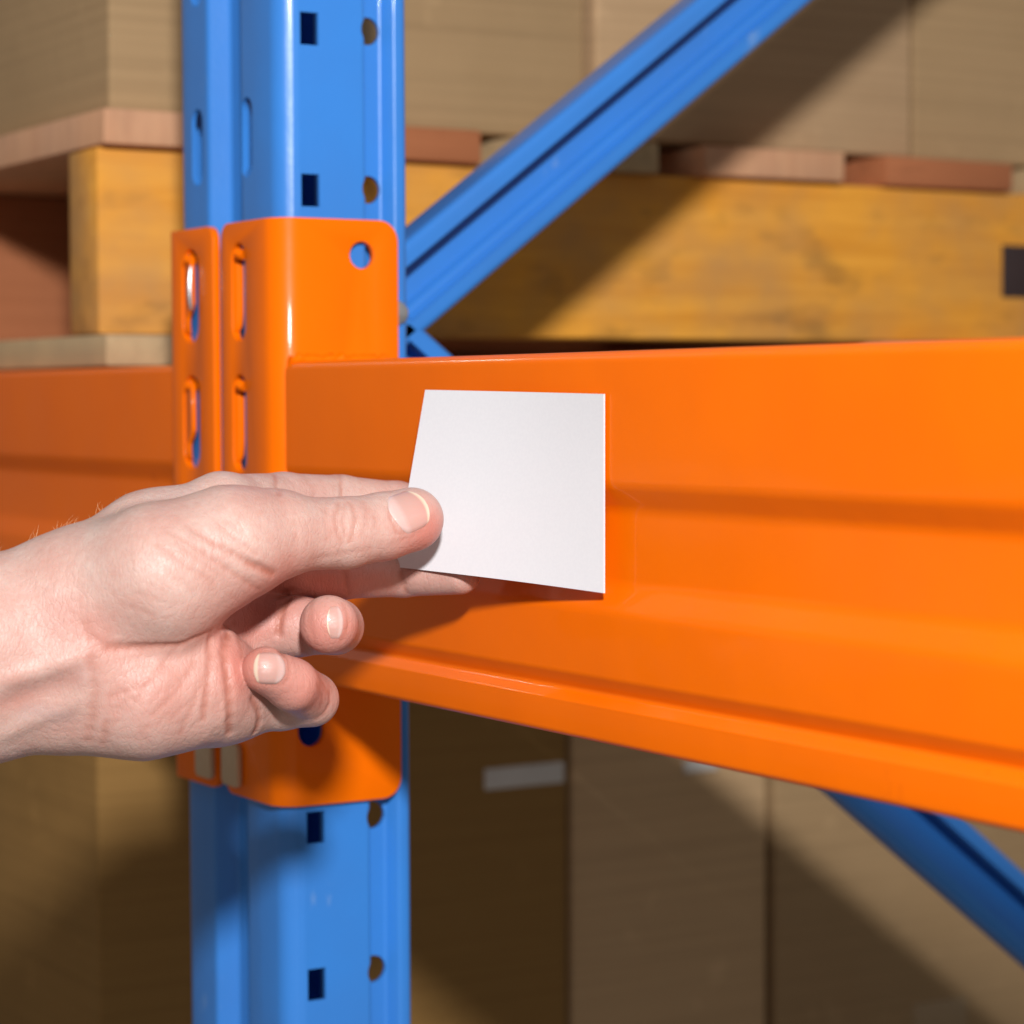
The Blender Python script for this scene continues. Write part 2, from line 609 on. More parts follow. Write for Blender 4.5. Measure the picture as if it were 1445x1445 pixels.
# dark square stencil mark on the outer stringer
st = box("stencil_mark", (-246.6, 624, 46), (-245.2, 668, 79), M_PATCH, pal, 0.5)
to_parent(st, pal)

# ------------------------------------------------------------------ cartons
def carton(lo, hi, m, label, group, tape_z=None, tape_top=True, stickers=()):
    c = (np.array(lo) + np.array(hi)) / 2
    root = tag(empty("cardboard_carton", (c[0] * MM, c[1] * MM, lo[2] * MM)), label, "carton", group)
    b = box("carton_body", lo, hi, m, None, 2.5, 1.2, 3)
    to_parent(b, root)
    # taped top flaps: tape runs over the lid and down each end
    if tape_top:
        tz = box("tape_strip", (c[0] - 24, lo[1] - 0.7, hi[2] - 70), (c[0] + 24, hi[1] + 0.7, hi[2] + 0.6), M_TAPE, None, 0.3)
        to_parent(tz, root)
        yo = c[1] + random.uniform(-8, 8)
        te = box("tape_strip", (hi[0] - 60, yo - 24, lo[2] - 0.5), (hi[0] + 0.7, yo + 24, lo[2] + random.uniform(52, 66)), M_TAPE, None, 0.3)
        to_parent(te, root)
    for (ya, yb, za, zb) in stickers:
        s = box("paper_label", (hi[0] - 0.5, ya, za), (hi[0] + 1.6, yb, zb), M_LABEL, None, 0.3)
        to_parent(s, root)
    return root
GL = "cartons stacked on the lower level behind the beams"
R1 = (-257, -110)
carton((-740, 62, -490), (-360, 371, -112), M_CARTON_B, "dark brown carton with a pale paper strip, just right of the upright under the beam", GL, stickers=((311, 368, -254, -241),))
carton((-742, 376, -490), (-361, 527, -114), M_CARTON_D, "narrow lit carton with a small white sticker under the beam", GL, stickers=((460, 486, -256, -247.5),))
carton((-745, 532, -490), (-360, 830, -110), M_CARTON_C, "pale carton beside the dark blue brace under the beam", GL)
carton((-740, 60, -719.5), (-360, 374, -492), M_CARTON, "bottom carton standing on the floor under the dark one", GL)
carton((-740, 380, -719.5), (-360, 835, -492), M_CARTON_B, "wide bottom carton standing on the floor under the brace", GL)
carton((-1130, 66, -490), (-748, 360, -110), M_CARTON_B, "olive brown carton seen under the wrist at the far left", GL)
GT = "cartons stacked on the wooden pallet"
carton((-880, 34, 131.5), (-262, 322, 420), M_CARTON_C, "pale carton on the pallet's front corner, left of the upright", GT)
carton((-880, 327, 131.5), (-258, 560, 420), M_CARTON, "brown carton on the pallet behind the diagonal brace", GT)
carton((-880, 565, 131.5), (-262, 960, 420), M_CARTON_C, "large pale carton on the pallet at the upper right", GT)

# ------------------------------------------------------------------ white card held against the beam
def make_card():
    TL, TR, BL, BR = [np.array(p) for p in ((146.01, -11.00, -12.43), (243.27, 2.50, -14.34), (149.63, -26.00, -76.03), (242.95, 2.50, -80.65))]
    nu, nv = 24, 16
    vs, fs = [], []
    for side in (0, 1):
        for i in range(nu + 1):
            f = i / nu
            for j in range(nv + 1):
                g = j / nv
                top = TL + (TR - TL) * f
                bot = BL + (BR - BL) * f
                p = top + (bot - top) * g
                p = p + np.array((0, 1, 0)) * (2.6 * math.sin(math.pi * f) * (1 - 0.5 * g) * -0.0)
                p[1] += 2.2 * math.sin(math.pi * f)       # gently bowed towards the beam
                p[1] = min(p[1], 3.3)
                vs.append((p + np.array((0, 0.5 * side, 0))) * MM)
    q = lambda s, i, j: s * (nu + 1) * (nv + 1) + i * (nv + 1) + j
    for i in range(nu):
        for j in range(nv):
            fs.append((q(0, i, j), q(0, i, j + 1), q(0, i + 1, j + 1), q(0, i + 1, j)))
            fs.append((q(1, i, j), q(1, i + 1, j), q(1, i + 1, j + 1), q(1, i, j + 1)))
        for j in (0, nv):
            fs.append((q(0, i, j), q(0, i + 1, j), q(1, i + 1, j), q(1, i, j)))
    for j in range(nv):
        for i in (0, nu):
            fs.append((q(0, i, j), q(0, i, j + 1), q(1, i, j + 1), q(1, i, j)))
    o = mesh_obj("label_card", vs, fs, M_CARD, None, 40)
    return tag(o, "blank white card held between thumb and fingers against the orange beam", "card")
make_card()

# ------------------------------------------------------------------ the hand
H_ORG = C_POS + V_FWD * 0.84
H_MAT = Matrix(((V_RIGHT.x, V_UP.x, -V_FWD.x, H_ORG.x),
                (V_RIGHT.y, V_UP.y, -V_FWD.y, H_ORG.y),
                (V_RIGHT.z, V_UP.z, -V_FWD.z, H_ORG.z),
                (0, 0, 0, 1)))
#SDF-BEGIN
# all joints in millimetres in the hand's own frame: a = towards the fingertips, b = up, c = out of the palm; last number is the radius
PALM = [
    [(-686.54, -28.96, 45.00, 33.00), (-179.51, -40.14, 16.00, 23.00), (-145.60, -28.41, 8.00, 21.50), (-122.96, -11.51, -8.00, 17.50), (-100.87, 1.11, -20.00, 12.00)],
    [(-686.54, -65.30, 45.00, 32.00), (-179.95, -61.95, 14.00, 21.00), (-145.60, -59.79, 8.00, 19.50), (-124.21, -59.79, 8.00, 21.50), (-106.20, -58.44, 0.00, 19.50), (-100.19, -61.76, -6.00, 16.50)],
    [(-685.68, -47.07, 46.00, 36.00), (-179.08, -48.73, 18.00, 23.00), (-142.53, -45.54, 12.00, 21.00), (-104.91, -38.93, -25.00, 12.00)],
    [(-142.19, -28.20, 14.00, 18.00), (-116.14, -21.02, 18.00, 22.50), (-94.04, -10.76, 12.00, 18.00), (-80.61, -7.05, 4.00, 14.00)],
    [(-147.70, -37.98, -4.00, 18.00), (-94.38, -19.38, -35.00, 12.50)],
    [(-147.70, -47.63, -4.00, 18.00), (-94.91, -40.53, -33.00, 12.50)],
    [(-147.00, -57.00, 0.00, 18.00), (-95.17, -63.24, -13.00, 13.50)],
]
THUMB = ([[(-88.87, -9.90, 5.00, 14.60), (-77.40, -7.56, 0.00, 12.90), (-57.26, -7.17, -11.00, 12.10)]],
         [[(-57.26, -7.17, -11.00, 12.10), (-44.79, -5.03, -19.00, 11.60), (-34.93, -2.59, -24.00, 11.20)]])
INDEX = ([[(-100.87, 1.11, -20.00, 12.00), (-81.82, 3.43, -48.00, 10.60), (-62.77, 3.75, -66.00, 9.60)]],
         [[(-62.77, 3.75, -66.00, 9.60), (-42.48, 2.75, -75.00, 8.40), (-26.07, 1.17, -68.00, 7.00)]])
MIDDLE = ([[(-94.38, -19.38, -35.00, 12.00), (-80.90, -20.95, -38.00, 10.40), (-61.66, -21.74, -50.00, 9.50)]],
          [[(-61.66, -21.74, -50.00, 9.50), (-39.21, -22.24, -60.00, 8.40), (-18.33, -22.63, -45.00, 6.80)]])
RING = ([[(-94.05, -40.49, -32.00, 11.50), (-75.11, -40.10, -29.00, 10.40), (-62.62, -40.95, -42.00, 9.40)]],
        [[(-62.76, -41.04, -44.00, 9.40), (-61.34, -39.87, -24.00, 9.40), (-62.41, -38.27, -5.00, 10.00)]])
LITTLE = ([[(-94.33, -63.90, -12.00, 12.00), (-80.28, -65.58, -18.00, 9.80), (-69.09, -64.93, -16.00, 9.00)]],
          [[(-69.09, -64.44, -16.00, 9.00), (-74.25, -58.23, 3.00, 8.70), (-82.54, -52.70, 11.00, 7.80)]])
FINGERS = [THUMB, INDEX, MIDDLE, RING, LITTLE]
# carved skin folds: (points, depth, width); negative depth = raised tendon or vein
FOLDS = [([(-41.04, 4.51, -12.40), (-42.09, 1.58, -9.05), (-41.76, -1.82, -7.41), (-39.62, -7.15, -8.15)], 0.4, 0.6),
    ([(-39.62, -7.39, -8.19), (-35.14, -6.69, -11.17), (-30.61, -4.76, -13.77)], 0.35, 0.6),
    ([(-41.05, 4.75, -12.72), (-36.89, 6.99, -17.86), (-34.44, 9.49, -69.76)], 0.3, 0.6),
    ([(-75.92, -47.73, 10.89), (-74.37, -50.01, 12.33), (-74.20, -54.15, 14.20), (-75.56, -56.94, 14.82)], 0.4, 0.6),
    ([(-75.56, -56.94, 14.82), (-80.53, -57.26, 17.03), (-84.71, -56.28, 17.60)], 0.35, 0.6),
    ([(-75.99, -47.54, 10.19), (-80.72, -46.31, 15.12), (-84.46, -46.53, 15.40)], 0.3, 0.6),
    ([(-57.28, -30.86, -0.62), (-55.73, -33.92, 1.05), (-55.65, -39.61, 2.26), (-57.58, -43.45, 2.08)], 0.45, 0.6),
    ([(-81.61, -29.85, -26.88), (-80.15, -28.21, -29.80), (-77.17, -27.21, -29.88)], 0.8, 1.0),
    ([(-131.25, -44.14, 33.35), (-127.46, -44.13, 32.05), (-123.62, -44.11, 31.04), (-119.73, -44.08, 30.21), (-115.96, -43.88, 29.63), (-112.22, -43.69, 28.77), (-108.59, -43.55, 26.99), (-104.42, -41.63, 26.04), (-100.55, -39.82, 22.48)], 0.8, 1.3),
    ([(-105.56, -4.72, 34.19), (-102.76, -6.41, 34.52), (-99.99, -8.09, 34.53), (-97.26, -9.78, 34.26)], 0.35, 0.9),
    ([(-97.26, -9.78, 34.26), (-93.90, -11.71, 33.51), (-90.58, -13.65, 32.32), (-87.30, -15.61, 30.58), (-83.53, -17.52, 27.94), (-79.94, -19.49, 23.14)], 0.55, 0.9),
    ([(-86.23, -16.55, 29.80), (-82.80, -18.23, 27.09), (-78.79, -20.49, 20.53)], 1.2, 1.2),
    ([(-110.66, -6.77, 37.29), (-106.62, -9.06, 37.47), (-102.69, -11.36, 36.87)], 0.25, 0.9),
    ([(-102.69, -11.36, 36.87), (-99.35, -13.74, 36.00), (-96.07, -16.15, 34.65), (-92.83, -18.57, 32.76), (-89.66, -20.86, 30.21), (-86.56, -23.20, 26.64), (-83.67, -25.63, 20.87)], 0.4, 0.9),
    ([(-96.42, -3.58, 31.65), (-92.91, -6.35, 32.09), (-89.49, -9.12, 31.72), (-86.47, -11.44, 30.79), (-83.53, -13.79, 29.05)], 0.25, 0.8),
    ([(-93.52, -2.89, 30.82), (-90.37, -4.85, 31.03), (-87.29, -6.82, 30.70)], 0.2, 0.8),
    ([(-114.37, -10.40, 40.23), (-111.42, -12.45, 40.58), (-108.55, -14.51, 40.44), (-105.74, -16.57, 39.83), (-102.84, -18.66, 38.67), (-100.00, -20.76, 36.94), (-97.22, -22.90, 34.62)], 0.22, 0.9),
    ([(-108.22, -9.73, 38.40), (-104.57, -12.60, 38.24), (-101.04, -15.48, 37.20), (-97.79, -18.04, 35.58), (-94.61, -20.63, 33.34)], 0.2, 0.8),
    ([(-118.08, -13.12, 41.39), (-115.32, -15.39, 42.09), (-112.63, -17.66, 42.27), (-110.02, -19.95, 41.95), (-106.76, -22.27, 40.71), (-103.58, -24.61, 38.82)], 0.15, 0.9),
    ([(-121.47, -25.66, 41.58), (-118.38, -26.79, 41.96), (-115.36, -27.94, 41.76), (-112.42, -29.10, 41.11)], 0.15, 1.0),
    ([(-126.43, -29.18, 39.12), (-122.90, -30.53, 39.69), (-119.45, -31.89, 39.83), (-116.07, -33.28, 39.51)], 0.15, 0.9),
    ([(-99.35, -39.20, 20.88), (-100.11, -42.94, 16.53), (-100.21, -46.41, 17.62), (-100.18, -50.38, 19.81), (-100.25, -54.39, 21.19), (-100.57, -57.85, 21.85), (-100.97, -61.35, 21.94), (-101.45, -64.90, 21.40), (-102.01, -68.51, 20.17)], 0.7, 1.1),
    ([(-97.22, -39.45, -9.62), (-95.61, -42.65, 10.69), (-95.82, -46.55, 14.99), (-94.87, -51.14, 17.10), (-94.07, -55.79, 17.88), (-93.74, -60.50, 17.73), (-93.55, -65.31, 16.30), (-93.99, -69.66, 13.48), (-94.69, -74.26, 8.33)], 2.0, 1.15),
    ([(-87.07, -62.37, 8.45), (-85.26, -67.56, 2.98), (-85.60, -71.43, -0.40), (-87.37, -75.08, -3.60)], 1.6, 1.0),
    ([(-78.16, -30.50, -24.37), (-80.46, -35.75, -19.89), (-80.89, -42.35, -19.24), (-76.62, -47.25, 11.07)], 1.7, 1.1),
    ([(-95.73, -38.41, -13.62), (-91.62, -43.49, 6.02), (-90.19, -48.00, 10.41)], 0.4, 1.0),
    ([(-130.83, -60.39, 31.69), (-126.91, -59.01, 31.69), (-122.99, -57.63, 31.63), (-119.27, -56.51, 31.00), (-115.64, -55.45, 29.73)], 0.3, 1.0),
    ([(-104.83, -49.90, 21.96), (-106.43, -52.81, 23.99), (-108.08, -55.72, 25.65), (-109.76, -58.66, 26.95), (-112.05, -61.11, 28.30), (-114.39, -63.58, 29.29), (-116.80, -66.10, 29.67)], 0.3, 1.0),
    ([(-102.19, -55.48, 22.45), (-103.25, -58.53, 23.31), (-104.36, -61.61, 23.77), (-105.53, -64.72, 23.77), (-107.35, -68.84, 23.21), (-109.32, -73.08, 21.54)], 0.3, 1.0),
    ([(-112.22, -47.10, 25.93), (-114.01, -49.75, 26.99), (-115.68, -52.34, 28.88), (-117.41, -54.95, 30.25), (-120.14, -58.34, 31.36), (-122.99, -61.78, 31.64)], 0.25, 1.0),
    ([(-136.30, -47.73, 34.85), (-136.08, -51.98, 34.36), (-135.93, -56.27, 33.38), (-135.85, -60.60, 32.05), (-136.65, -64.17, 30.71), (-137.52, -67.77, 29.04), (-138.45, -71.43, 26.95), (-139.55, -75.20, 23.90)], 0.35, 1.6),
    ([(-138.99, -36.21, 35.25), (-136.75, -40.83, 34.88), (-131.90, -43.66, 33.60)], 0.35, 1.6),
    ([(-132.65, -68.93, 29.02), (-133.59, -72.60, 26.87), (-134.74, -76.41, 23.41)], 0.4, 1.2),
    ([(-58.87, 3.25, -2.70), (-59.67, -1.79, 2.99), (-58.88, -6.57, 3.99), (-57.53, -10.41, 2.76)], 0.4, 0.9),
    ([(-55.60, 3.50, -4.32), (-53.22, -0.60, -0.96), (-53.34, -5.39, 1.01), (-54.98, -9.94, 1.59)], 0.4, 0.9),
    ([(-56.94, 2.77, -2.67), (-57.10, -2.99, 2.09), (-56.35, -7.78, 2.56)], 0.3, 0.8),
    ([(-62.68, 3.97, -2.14), (-62.76, 0.48, 3.26), (-63.03, -2.98, 6.00), (-62.07, -8.94, 6.06)], 0.18, 0.9),
    ([(-50.94, 3.51, -7.02), (-49.47, -1.81, -2.49), (-50.08, -7.09, -0.63)], 0.18, 0.9),
    ([(-67.22, -16.06, 7.24), (-62.76, -15.18, 3.27), (-58.13, -14.26, 1.08), (-53.44, -13.45, -0.64), (-48.79, -12.65, -3.32)], 0.2, 1.2),
    ([(-41.83, -11.52, -8.63), (-37.66, -9.72, -10.39), (-33.51, -7.92, -12.91), (-30.26, -5.12, -14.06), (-27.03, -2.32, -16.05)], 0.15, 1.2),
    ([(-84.29, 13.44, -39.35), (-82.74, 9.33, -30.95), (-77.76, 5.80, 11.45)], 0.6, 0.9),
    ([(-63.20, 13.83, -64.72), (-61.83, 9.60, -56.08), (-61.43, 5.75, -53.97)], 0.5, 0.8),
    ([(-65.09, 13.53, -62.21), (-63.90, 8.29, -52.79)], 0.25, 0.8),
    ([(-59.45, -21.49, -39.78), (-58.78, -25.80, -41.13), (-58.23, -29.18, -44.24)], 0.5, 0.9),
    ([(-39.79, -21.74, -49.81), (-38.81, -26.08, -50.67), (-37.93, -29.50, -53.97)], 0.6, 0.9),
    ([(-67.92, -30.66, -1.53), (-68.11, -34.11, 2.11), (-68.52, -37.67, 2.91), (-67.30, -41.24, 3.22), (-66.25, -44.92, 1.43)], 0.2, 0.9),
    ([(-64.32, -57.59, -1.59), (-62.12, -62.36, -7.63), (-63.12, -67.24, -8.05), (-66.53, -70.65, -8.27)], 0.4, 0.9),
    ([(-65.43, -58.05, 5.68), (-64.08, -62.39, -1.52), (-65.22, -66.91, -3.86)], 0.3, 0.8),
    ([(-165.11, -54.73, 40.15), (-161.90, -53.83, 39.06), (-158.70, -52.94, 37.93), (-155.46, -52.03, 36.90), (-152.12, -51.09, 36.33), (-148.66, -49.84, 36.12), (-145.19, -48.59, 35.96), (-141.73, -47.34, 35.72), (-138.30, -46.10, 35.26)], -0.7, 3.0),
    ([(-167.00, -73.39, 31.02), (-163.59, -71.68, 30.71), (-160.19, -69.98, 30.37), (-156.72, -68.24, 30.36), (-153.19, -66.48, 30.70), (-149.27, -64.91, 31.05), (-145.35, -63.34, 31.42), (-141.42, -61.76, 31.91)], -0.5, 3.5),
    ([(-165.65, -62.48, 37.54), (-162.40, -61.40, 36.63), (-159.14, -60.32, 35.68), (-155.85, -59.23, 34.87), (-152.48, -58.11, 34.46), (-149.41, -56.96, 34.45), (-146.32, -55.81, 34.55), (-143.24, -54.65, 34.65)], 0.5, 3.5),
    ([(-103.11, -68.69, 20.72), (-101.41, -68.00, 20.09), (-100.07, -67.68, 19.46)], 0.16135296656423304, 0.7),
    ([(-131.79, -70.54, 28.37), (-129.85, -68.65, 29.52), (-128.37, -67.71, 30.04)], 0.15945221045103292, 0.7),
    ([(-99.40, -74.77, 12.45), (-98.25, -75.25, 10.51), (-97.32, -75.55, 8.98)], 0.20025986537553395, 0.7),
    ([(-126.98, -61.87, 31.48), (-124.39, -61.00, 31.72), (-122.36, -60.58, 31.67)], 0.17508643649296649, 0.7),
    ([(-127.02, -49.63, 31.68), (-125.61, -49.09, 31.05), (-124.47, -48.84, 30.58)], 0.1079818114815508, 0.7),
    ([(-111.66, -67.76, 26.47), (-108.42, -64.21, 25.63), (-105.88, -62.48, 24.49)], 0.1887878289687917, 0.7),
    ([(-105.24, -70.47, 20.92), (-103.52, -69.56, 20.45), (-102.16, -69.13, 19.90)], 0.10005420578620852, 0.7),
    ([(-123.53, -51.01, 30.69), (-122.30, -49.96, 30.02), (-121.32, -49.44, 29.53)], 0.1643058405168027, 0.7),
    ([(-128.19, -73.89, 26.73), (-125.38, -74.15, 26.84), (-123.14, -74.29, 26.79)], 0.11022223216609033, 0.7),
    ([(-117.73, -57.18, 30.71), (-114.72, -57.50, 29.66), (-112.36, -57.71, 28.41)], 0.10077220648973481, 0.7),
    ([(-113.44, -58.84, 29.10), (-111.94, -57.77, 28.17), (-110.73, -57.25, 27.40)], 0.19759855016287842, 0.7),
    ([(-118.16, -62.35, 30.83), (-116.00, -59.47, 30.29), (-114.32, -58.06, 29.52)], 0.16094095276747253, 0.7),
    ([(-117.33, -65.11, 30.12), (-115.88, -63.86, 29.88), (-114.74, -63.26, 29.53)], 0.10130325317080816, 0.7),
    ([(-126.20, -65.83, 30.84), (-122.98, -63.02, 31.51), (-120.50, -61.65, 31.39)], 0.12228690086484825, 0.7),
    ([(-132.67, -66.38, 30.00), (-129.17, -63.53, 31.05), (-126.44, -62.12, 31.49)], 0.13253382718723877, 0.7),
    ([(-98.40, -47.91, 17.53), (-97.06, -46.50, 15.78), (-95.97, -45.82, 14.50)], 0.2183607341995388, 0.7),
    ([(-121.82, -60.09, 31.63), (-119.68, -59.21, 31.31), (-117.99, -58.78, 30.90)], 0.14914188759398755, 0.7),
    ([(-115.67, -69.44, 27.97), (-113.82, -66.92, 28.10), (-112.41, -65.70, 27.69)], 0.19193289253575432, 0.7),
    ([(-129.46, -65.18, 30.67), (-127.81, -64.72, 30.95), (-126.49, -64.49, 31.14)], 0.15874184068577385, 0.7),
    ([(-109.65, -69.13, 24.52), (-107.40, -67.79, 23.76), (-105.61, -67.15, 22.96)], 0.14722415955111579, 0.7),
    ([(-100.59, -66.72, 20.23), (-97.39, -63.39, 19.48), (-94.89, -61.78, 18.33)], 0.13117929369867723, 0.7),
    ([(-130.19, -65.99, 30.38), (-127.82, -64.13, 31.07), (-125.95, -63.20, 31.40)], 0.12592172174726834, 0.7),
    ([(-98.49, -51.43, 19.33), (-95.15, -52.51, 17.81), (-92.53, -53.11, 16.07)], 0.12211043748434237, 0.7),
    ([(-100.56, -74.67, 13.87), (-99.05, -72.85, 14.99), (-97.95, -71.99, 14.98)], 0.17104326722628824, 0.7),
    ([(-108.42, -70.82, 22.69), (-105.20, -71.00, 20.52), (-102.60, -71.15, 18.80)], 0.12329145744684969, 0.7),
    ([(-121.76, -72.81, 27.73), (-119.97, -70.80, 28.63), (-118.62, -69.82, 28.80)], 0.2046049734694525, 0.7),
    ([(-72.00, -2.67, 15.52), (-71.48, -5.35, 15.94), (-71.50, -8.03, 16.22)], 0.1146811547916323, 0.7),
    ([(-57.79, 2.17, -1.56), (-56.61, -0.89, 0.75), (-57.56, -3.94, 2.70)], 0.13307765156240486, 0.7),
    ([(-71.83, -6.42, 16.42), (-71.36, -8.11, 16.09), (-71.65, -9.80, 16.18)], 0.11074699776935765, 0.7),
    ([(-43.67, -2.85, -6.13), (-43.10, -5.51, -6.03), (-44.19, -8.18, -5.54)], 0.08624303752920992, 0.7),
    ([(-44.36, -10.16, -6.08), (-45.08, -12.87, -7.25), (-44.95, -15.63, -11.13)], 0.1371048498899417, 0.7),
    ([(-47.26, -0.83, -4.78), (-46.14, -3.61, -4.28), (-47.50, -6.39, -2.67)], 0.14146575663714078, 0.7),
    ([(-53.01, -11.80, 0.03), (-52.03, -13.29, -1.28), (-52.53, -14.77, -2.11)], 0.08453479644852688, 0.7),
    ([(-68.64, -4.52, 13.04), (-68.27, -7.55, 13.04), (-68.68, -10.57, 13.03)], 0.10471870717820948, 0.7),
    ([(-72.41, -8.67, 17.00), (-72.68, -11.53, 16.94), (-72.91, -14.41, 16.04)], 0.09567053495050501, 0.7),
    ([(-67.61, -3.12, 11.36), (-68.42, -5.44, 13.01), (-67.53, -7.77, 12.21)], 0.15650960820839932, 0.7),
    ([(-45.27, -1.47, -5.72), (-45.81, -4.30, -4.35), (-45.25, -7.14, -4.58)], 0.10188993551616879, 0.7),
    ([(-49.16, 1.83, -5.80), (-49.02, -1.21, -3.19), (-49.12, -4.24, -1.74)], 0.12937317419747651, 0.7),
    ([(-60.89, -6.63, 5.27), (-60.45, -9.10, 4.84), (-60.22, -11.58, 3.97)], 0.14014507929298609, 0.7),
    ([(-75.57, -9.78, 20.97), (-76.59, -12.35, 22.10), (-75.58, -14.97, 19.78)], 0.09909413065699793, 0.7)]

def smin(a, b, k):
    h = np.clip(0.5 + 0.5 * (b - a) / k, 0, 1)
    return b + (a - b) * h - k * h * (1 - h)

def capsule(X, Y, Z, p, q):
    bx, by, bz = q[0] - p[0], q[1] - p[1], q[2] - p[2]
    L = bx * bx + by * by + bz * bz
    h = np.clip(((X - p[0]) * bx + (Y - p[1]) * by + (Z - p[2]) * bz) / L, 0, 1)
    return np.sqrt((X - p[0] - bx * h) ** 2 + (Y - p[1] - by * h) ** 2 + (Z - p[2] - bz * h) ** 2) - (p[3] + (q[3] - p[3]) * h)

class Field:
    """signed distance of the hand on a grid (axes given) or at loose points"""
    def __init__(s, ax=None, pts=None):
        s.ax = ax
        if ax is not None:
            s.shape = tuple(len(a) for a in ax)
        else:
            s.X, s.Y, s.Z = (pts[:, i].astype(np.float32) for i in range(3))
            s.shape = s.X.shape
    def region(s, p, q, pad):
        if s.ax is None:
            return (slice(None),), (s.X, s.Y, s.Z)
        sl, g = [], []
        for i, a in enumerate(s.ax):
            r = max(p[3], q[3]) + pad
            i0 = np.searchsorted(a, min(p[i], q[i]) - r)
            i1 = np.searchsorted(a, max(p[i], q[i]) + r)
            sl.append(slice(i0, i1))
            sh = [1, 1, 1]
            sh[i] = -1
            g.append(a[i0:i1].reshape(sh))
        return tuple(sl), g
    def chains(s, chains, k):
        d = np.full(s.shape, 40.0, np.float32)
        for ch in chains:
            for p, q in zip(ch[:-1], ch[1:]):
                sl, (X, Y, Z) = s.region(p, q, 14)
                c = capsule(X, Y, Z, p, q)
                d[sl] = smin(d[sl], c, k)
        return d
    def full(s, folds=True):
        palm = s.chains(PALM, 9.0)
        out = palm.copy()
        for n, (prox, dist) in enumerate(FINGERS):
            a = s.chains(prox, 2.0)
            b = s.chains(dist, 2.0)
            out = np.minimum(out, smin(palm, a, 7.0 if n == 0 else 4.5))
            out = np.minimum(out, smin(a, b, 2.0))
        if folds:
            for pts, depth, wd in FOLDS:
                for p, q in zip(pts[:-1], pts[1:]):
                    sl, (X, Y, Z) = s.region((*p, 0), (*q, 0), 4 * wd)
                    c = capsule(X, Y, Z, (*p, 0), (*q, 0))
                    L = len(pts)
                    g = depth * np.exp(-(c / wd) ** 2)
                    out[sl] = out[sl] + g * 0.75
        return out
def sdf_pts(P, folds=False):
    return Field(pts=np.asarray(P, np.float32)).full(folds)
#SDF-END

def surface_nets(ax, F):
    nx, ny, nz = F.shape
    ins = F < 0
    cnt = np.zeros((nx - 1, ny - 1, nz - 1), np.uint8)
    for i in (0, 1):
        for j in (0, 1):
            for k in (0, 1):
                cnt += ins[i:nx - 1 + i, j:ny - 1 + j, k:nz - 1 + k]
    act = (cnt > 0) & (cnt < 8)
    I, J, K = np.nonzero(act)
    idx = -np.ones(act.shape, np.int64)
    idx[I, J, K] = np.arange(len(I))
    acc = np.zeros((len(I), 3))
    num = np.zeros(len(I))
    crn = [(i, j, k) for i in (0, 1) for j in (0, 1) for k in (0, 1)]
    for c0 in crn:
        for d in range(3):
            if c0[d]:
                continue
            c1 = list(c0)
            c1[d] = 1
            f0 = F[I + c0[0], J + c0[1], K + c0[2]]
            f1 = F[I + c1[0], J + c1[1], K + c1[2]]
            m = (f0 < 0) != (f1 < 0)
            t = np.where(m, f0 / np.where(m, f0 - f1, 1), 0)
            base = [ax[0][I + c0[0]], ax[1][J + c0[1]], ax[2][K + c0[2]]]
            end = [ax[0][I + c1[0]], ax[1][J + c1[1]], ax[2][K + c1[2]]]
            for e in range(3):
                acc[:, e] += np.where(m, base[e] + (end[e] - base[e]) * t, 0)
            num += m
    V = acc / num[:, None]
    quads = []
    for d in range(3):
        o = [x for x in range(3) if x != d]
        sl0 = [slice(None)] * 3
        sl1 = [slice(None)] * 3
        sl0[d] = slice(0, -1)
        sl1[d] = slice(1, None)
        ch = ins[tuple(sl0)] != ins[tuple(sl1)]
        pos = np.stack(np.nonzero(ch), 1)
        pos = pos[(pos[:, o[0]] > 0) & (pos[:, o[1]] > 0) & (pos[:, o[0]] < F.shape[o[0]] - 1) & (pos[:, o[1]] < F.shape[o[1]] - 1)]
        def cell(da, db):
            p = pos.copy()
            p[:, o[0]] -= da
            p[:, o[1]] -= db
            return idx[p[:, 0], p[:, 1], p[:, 2]]
        q = np.stack([cell(0, 0), cell(1, 0), cell(1, 1), cell(0, 1)], 1)
        flip = ins[tuple(pos.T)]
        if d != 1:
            flip = ~flip
        q[flip] = q[flip][:, ::-1]
        quads.append(q)
    return V, np.concatenate(quads)

STEP = 0.62
lo_a = -183.4
far = [lo_a]
st_ = STEP
while far[-1] > -600:
    st_ = min(st_ * 1.06, 5.0)
    far.append(far[-1] - st_)
AX = [np.array(far[::-1][:-1] + list(np.arange(lo_a, -8.4, STEP)), np.float32),
      np.arange(-105.0, 22.2, STEP).astype(np.float32),
      np.arange(-90.0, 92.0, STEP).astype(np.float32)]
F = Field(AX).full(True)
V, Q = surface_nets(AX, F)
del F
# light smoothing of the net
e = np.concatenate([Q[:, [0, 1]], Q[:, [1, 2]], Q[:, [2, 3]], Q[:, [3, 0]]])
for it in range(3):
    acc = np.zeros_like(V)
    num = np.zeros(len(V))
    for a, b in ((0, 1), (1, 0)):
        for k in range(3):
            acc[:, k] += np.bincount(e[:, a], V[e[:, b], k], len(V))
        num += np.bincount(e[:, a], minlength=len(V))
    V = V * 0.45 + 0.55 * acc / num[:, None]

me = bpy.data.meshes.new("person")
me.vertices.add(len(V))
me.vertices.foreach_set("co", (V * MM).astype(np.float32).ravel())
me.loops.add(len(Q) * 4)
me.loops.foreach_set("vertex_index", Q.astype(np.int32).ravel())
me.polygons.add(len(Q))
me.polygons.foreach_set("loop_start", np.arange(0, len(Q) * 4, 4, dtype=np.int32))
me.polygons.foreach_set("use_smooth", np.ones(len(Q), bool))
me.update(calc_edges=True)
me.validate()
person = bpy.data.objects.new("person", me)
COL.objects.link(person)
person.matrix_world = H_MAT
tag(person, "bare right hand and wrist reaching in from the left, pinching a white card", "person")

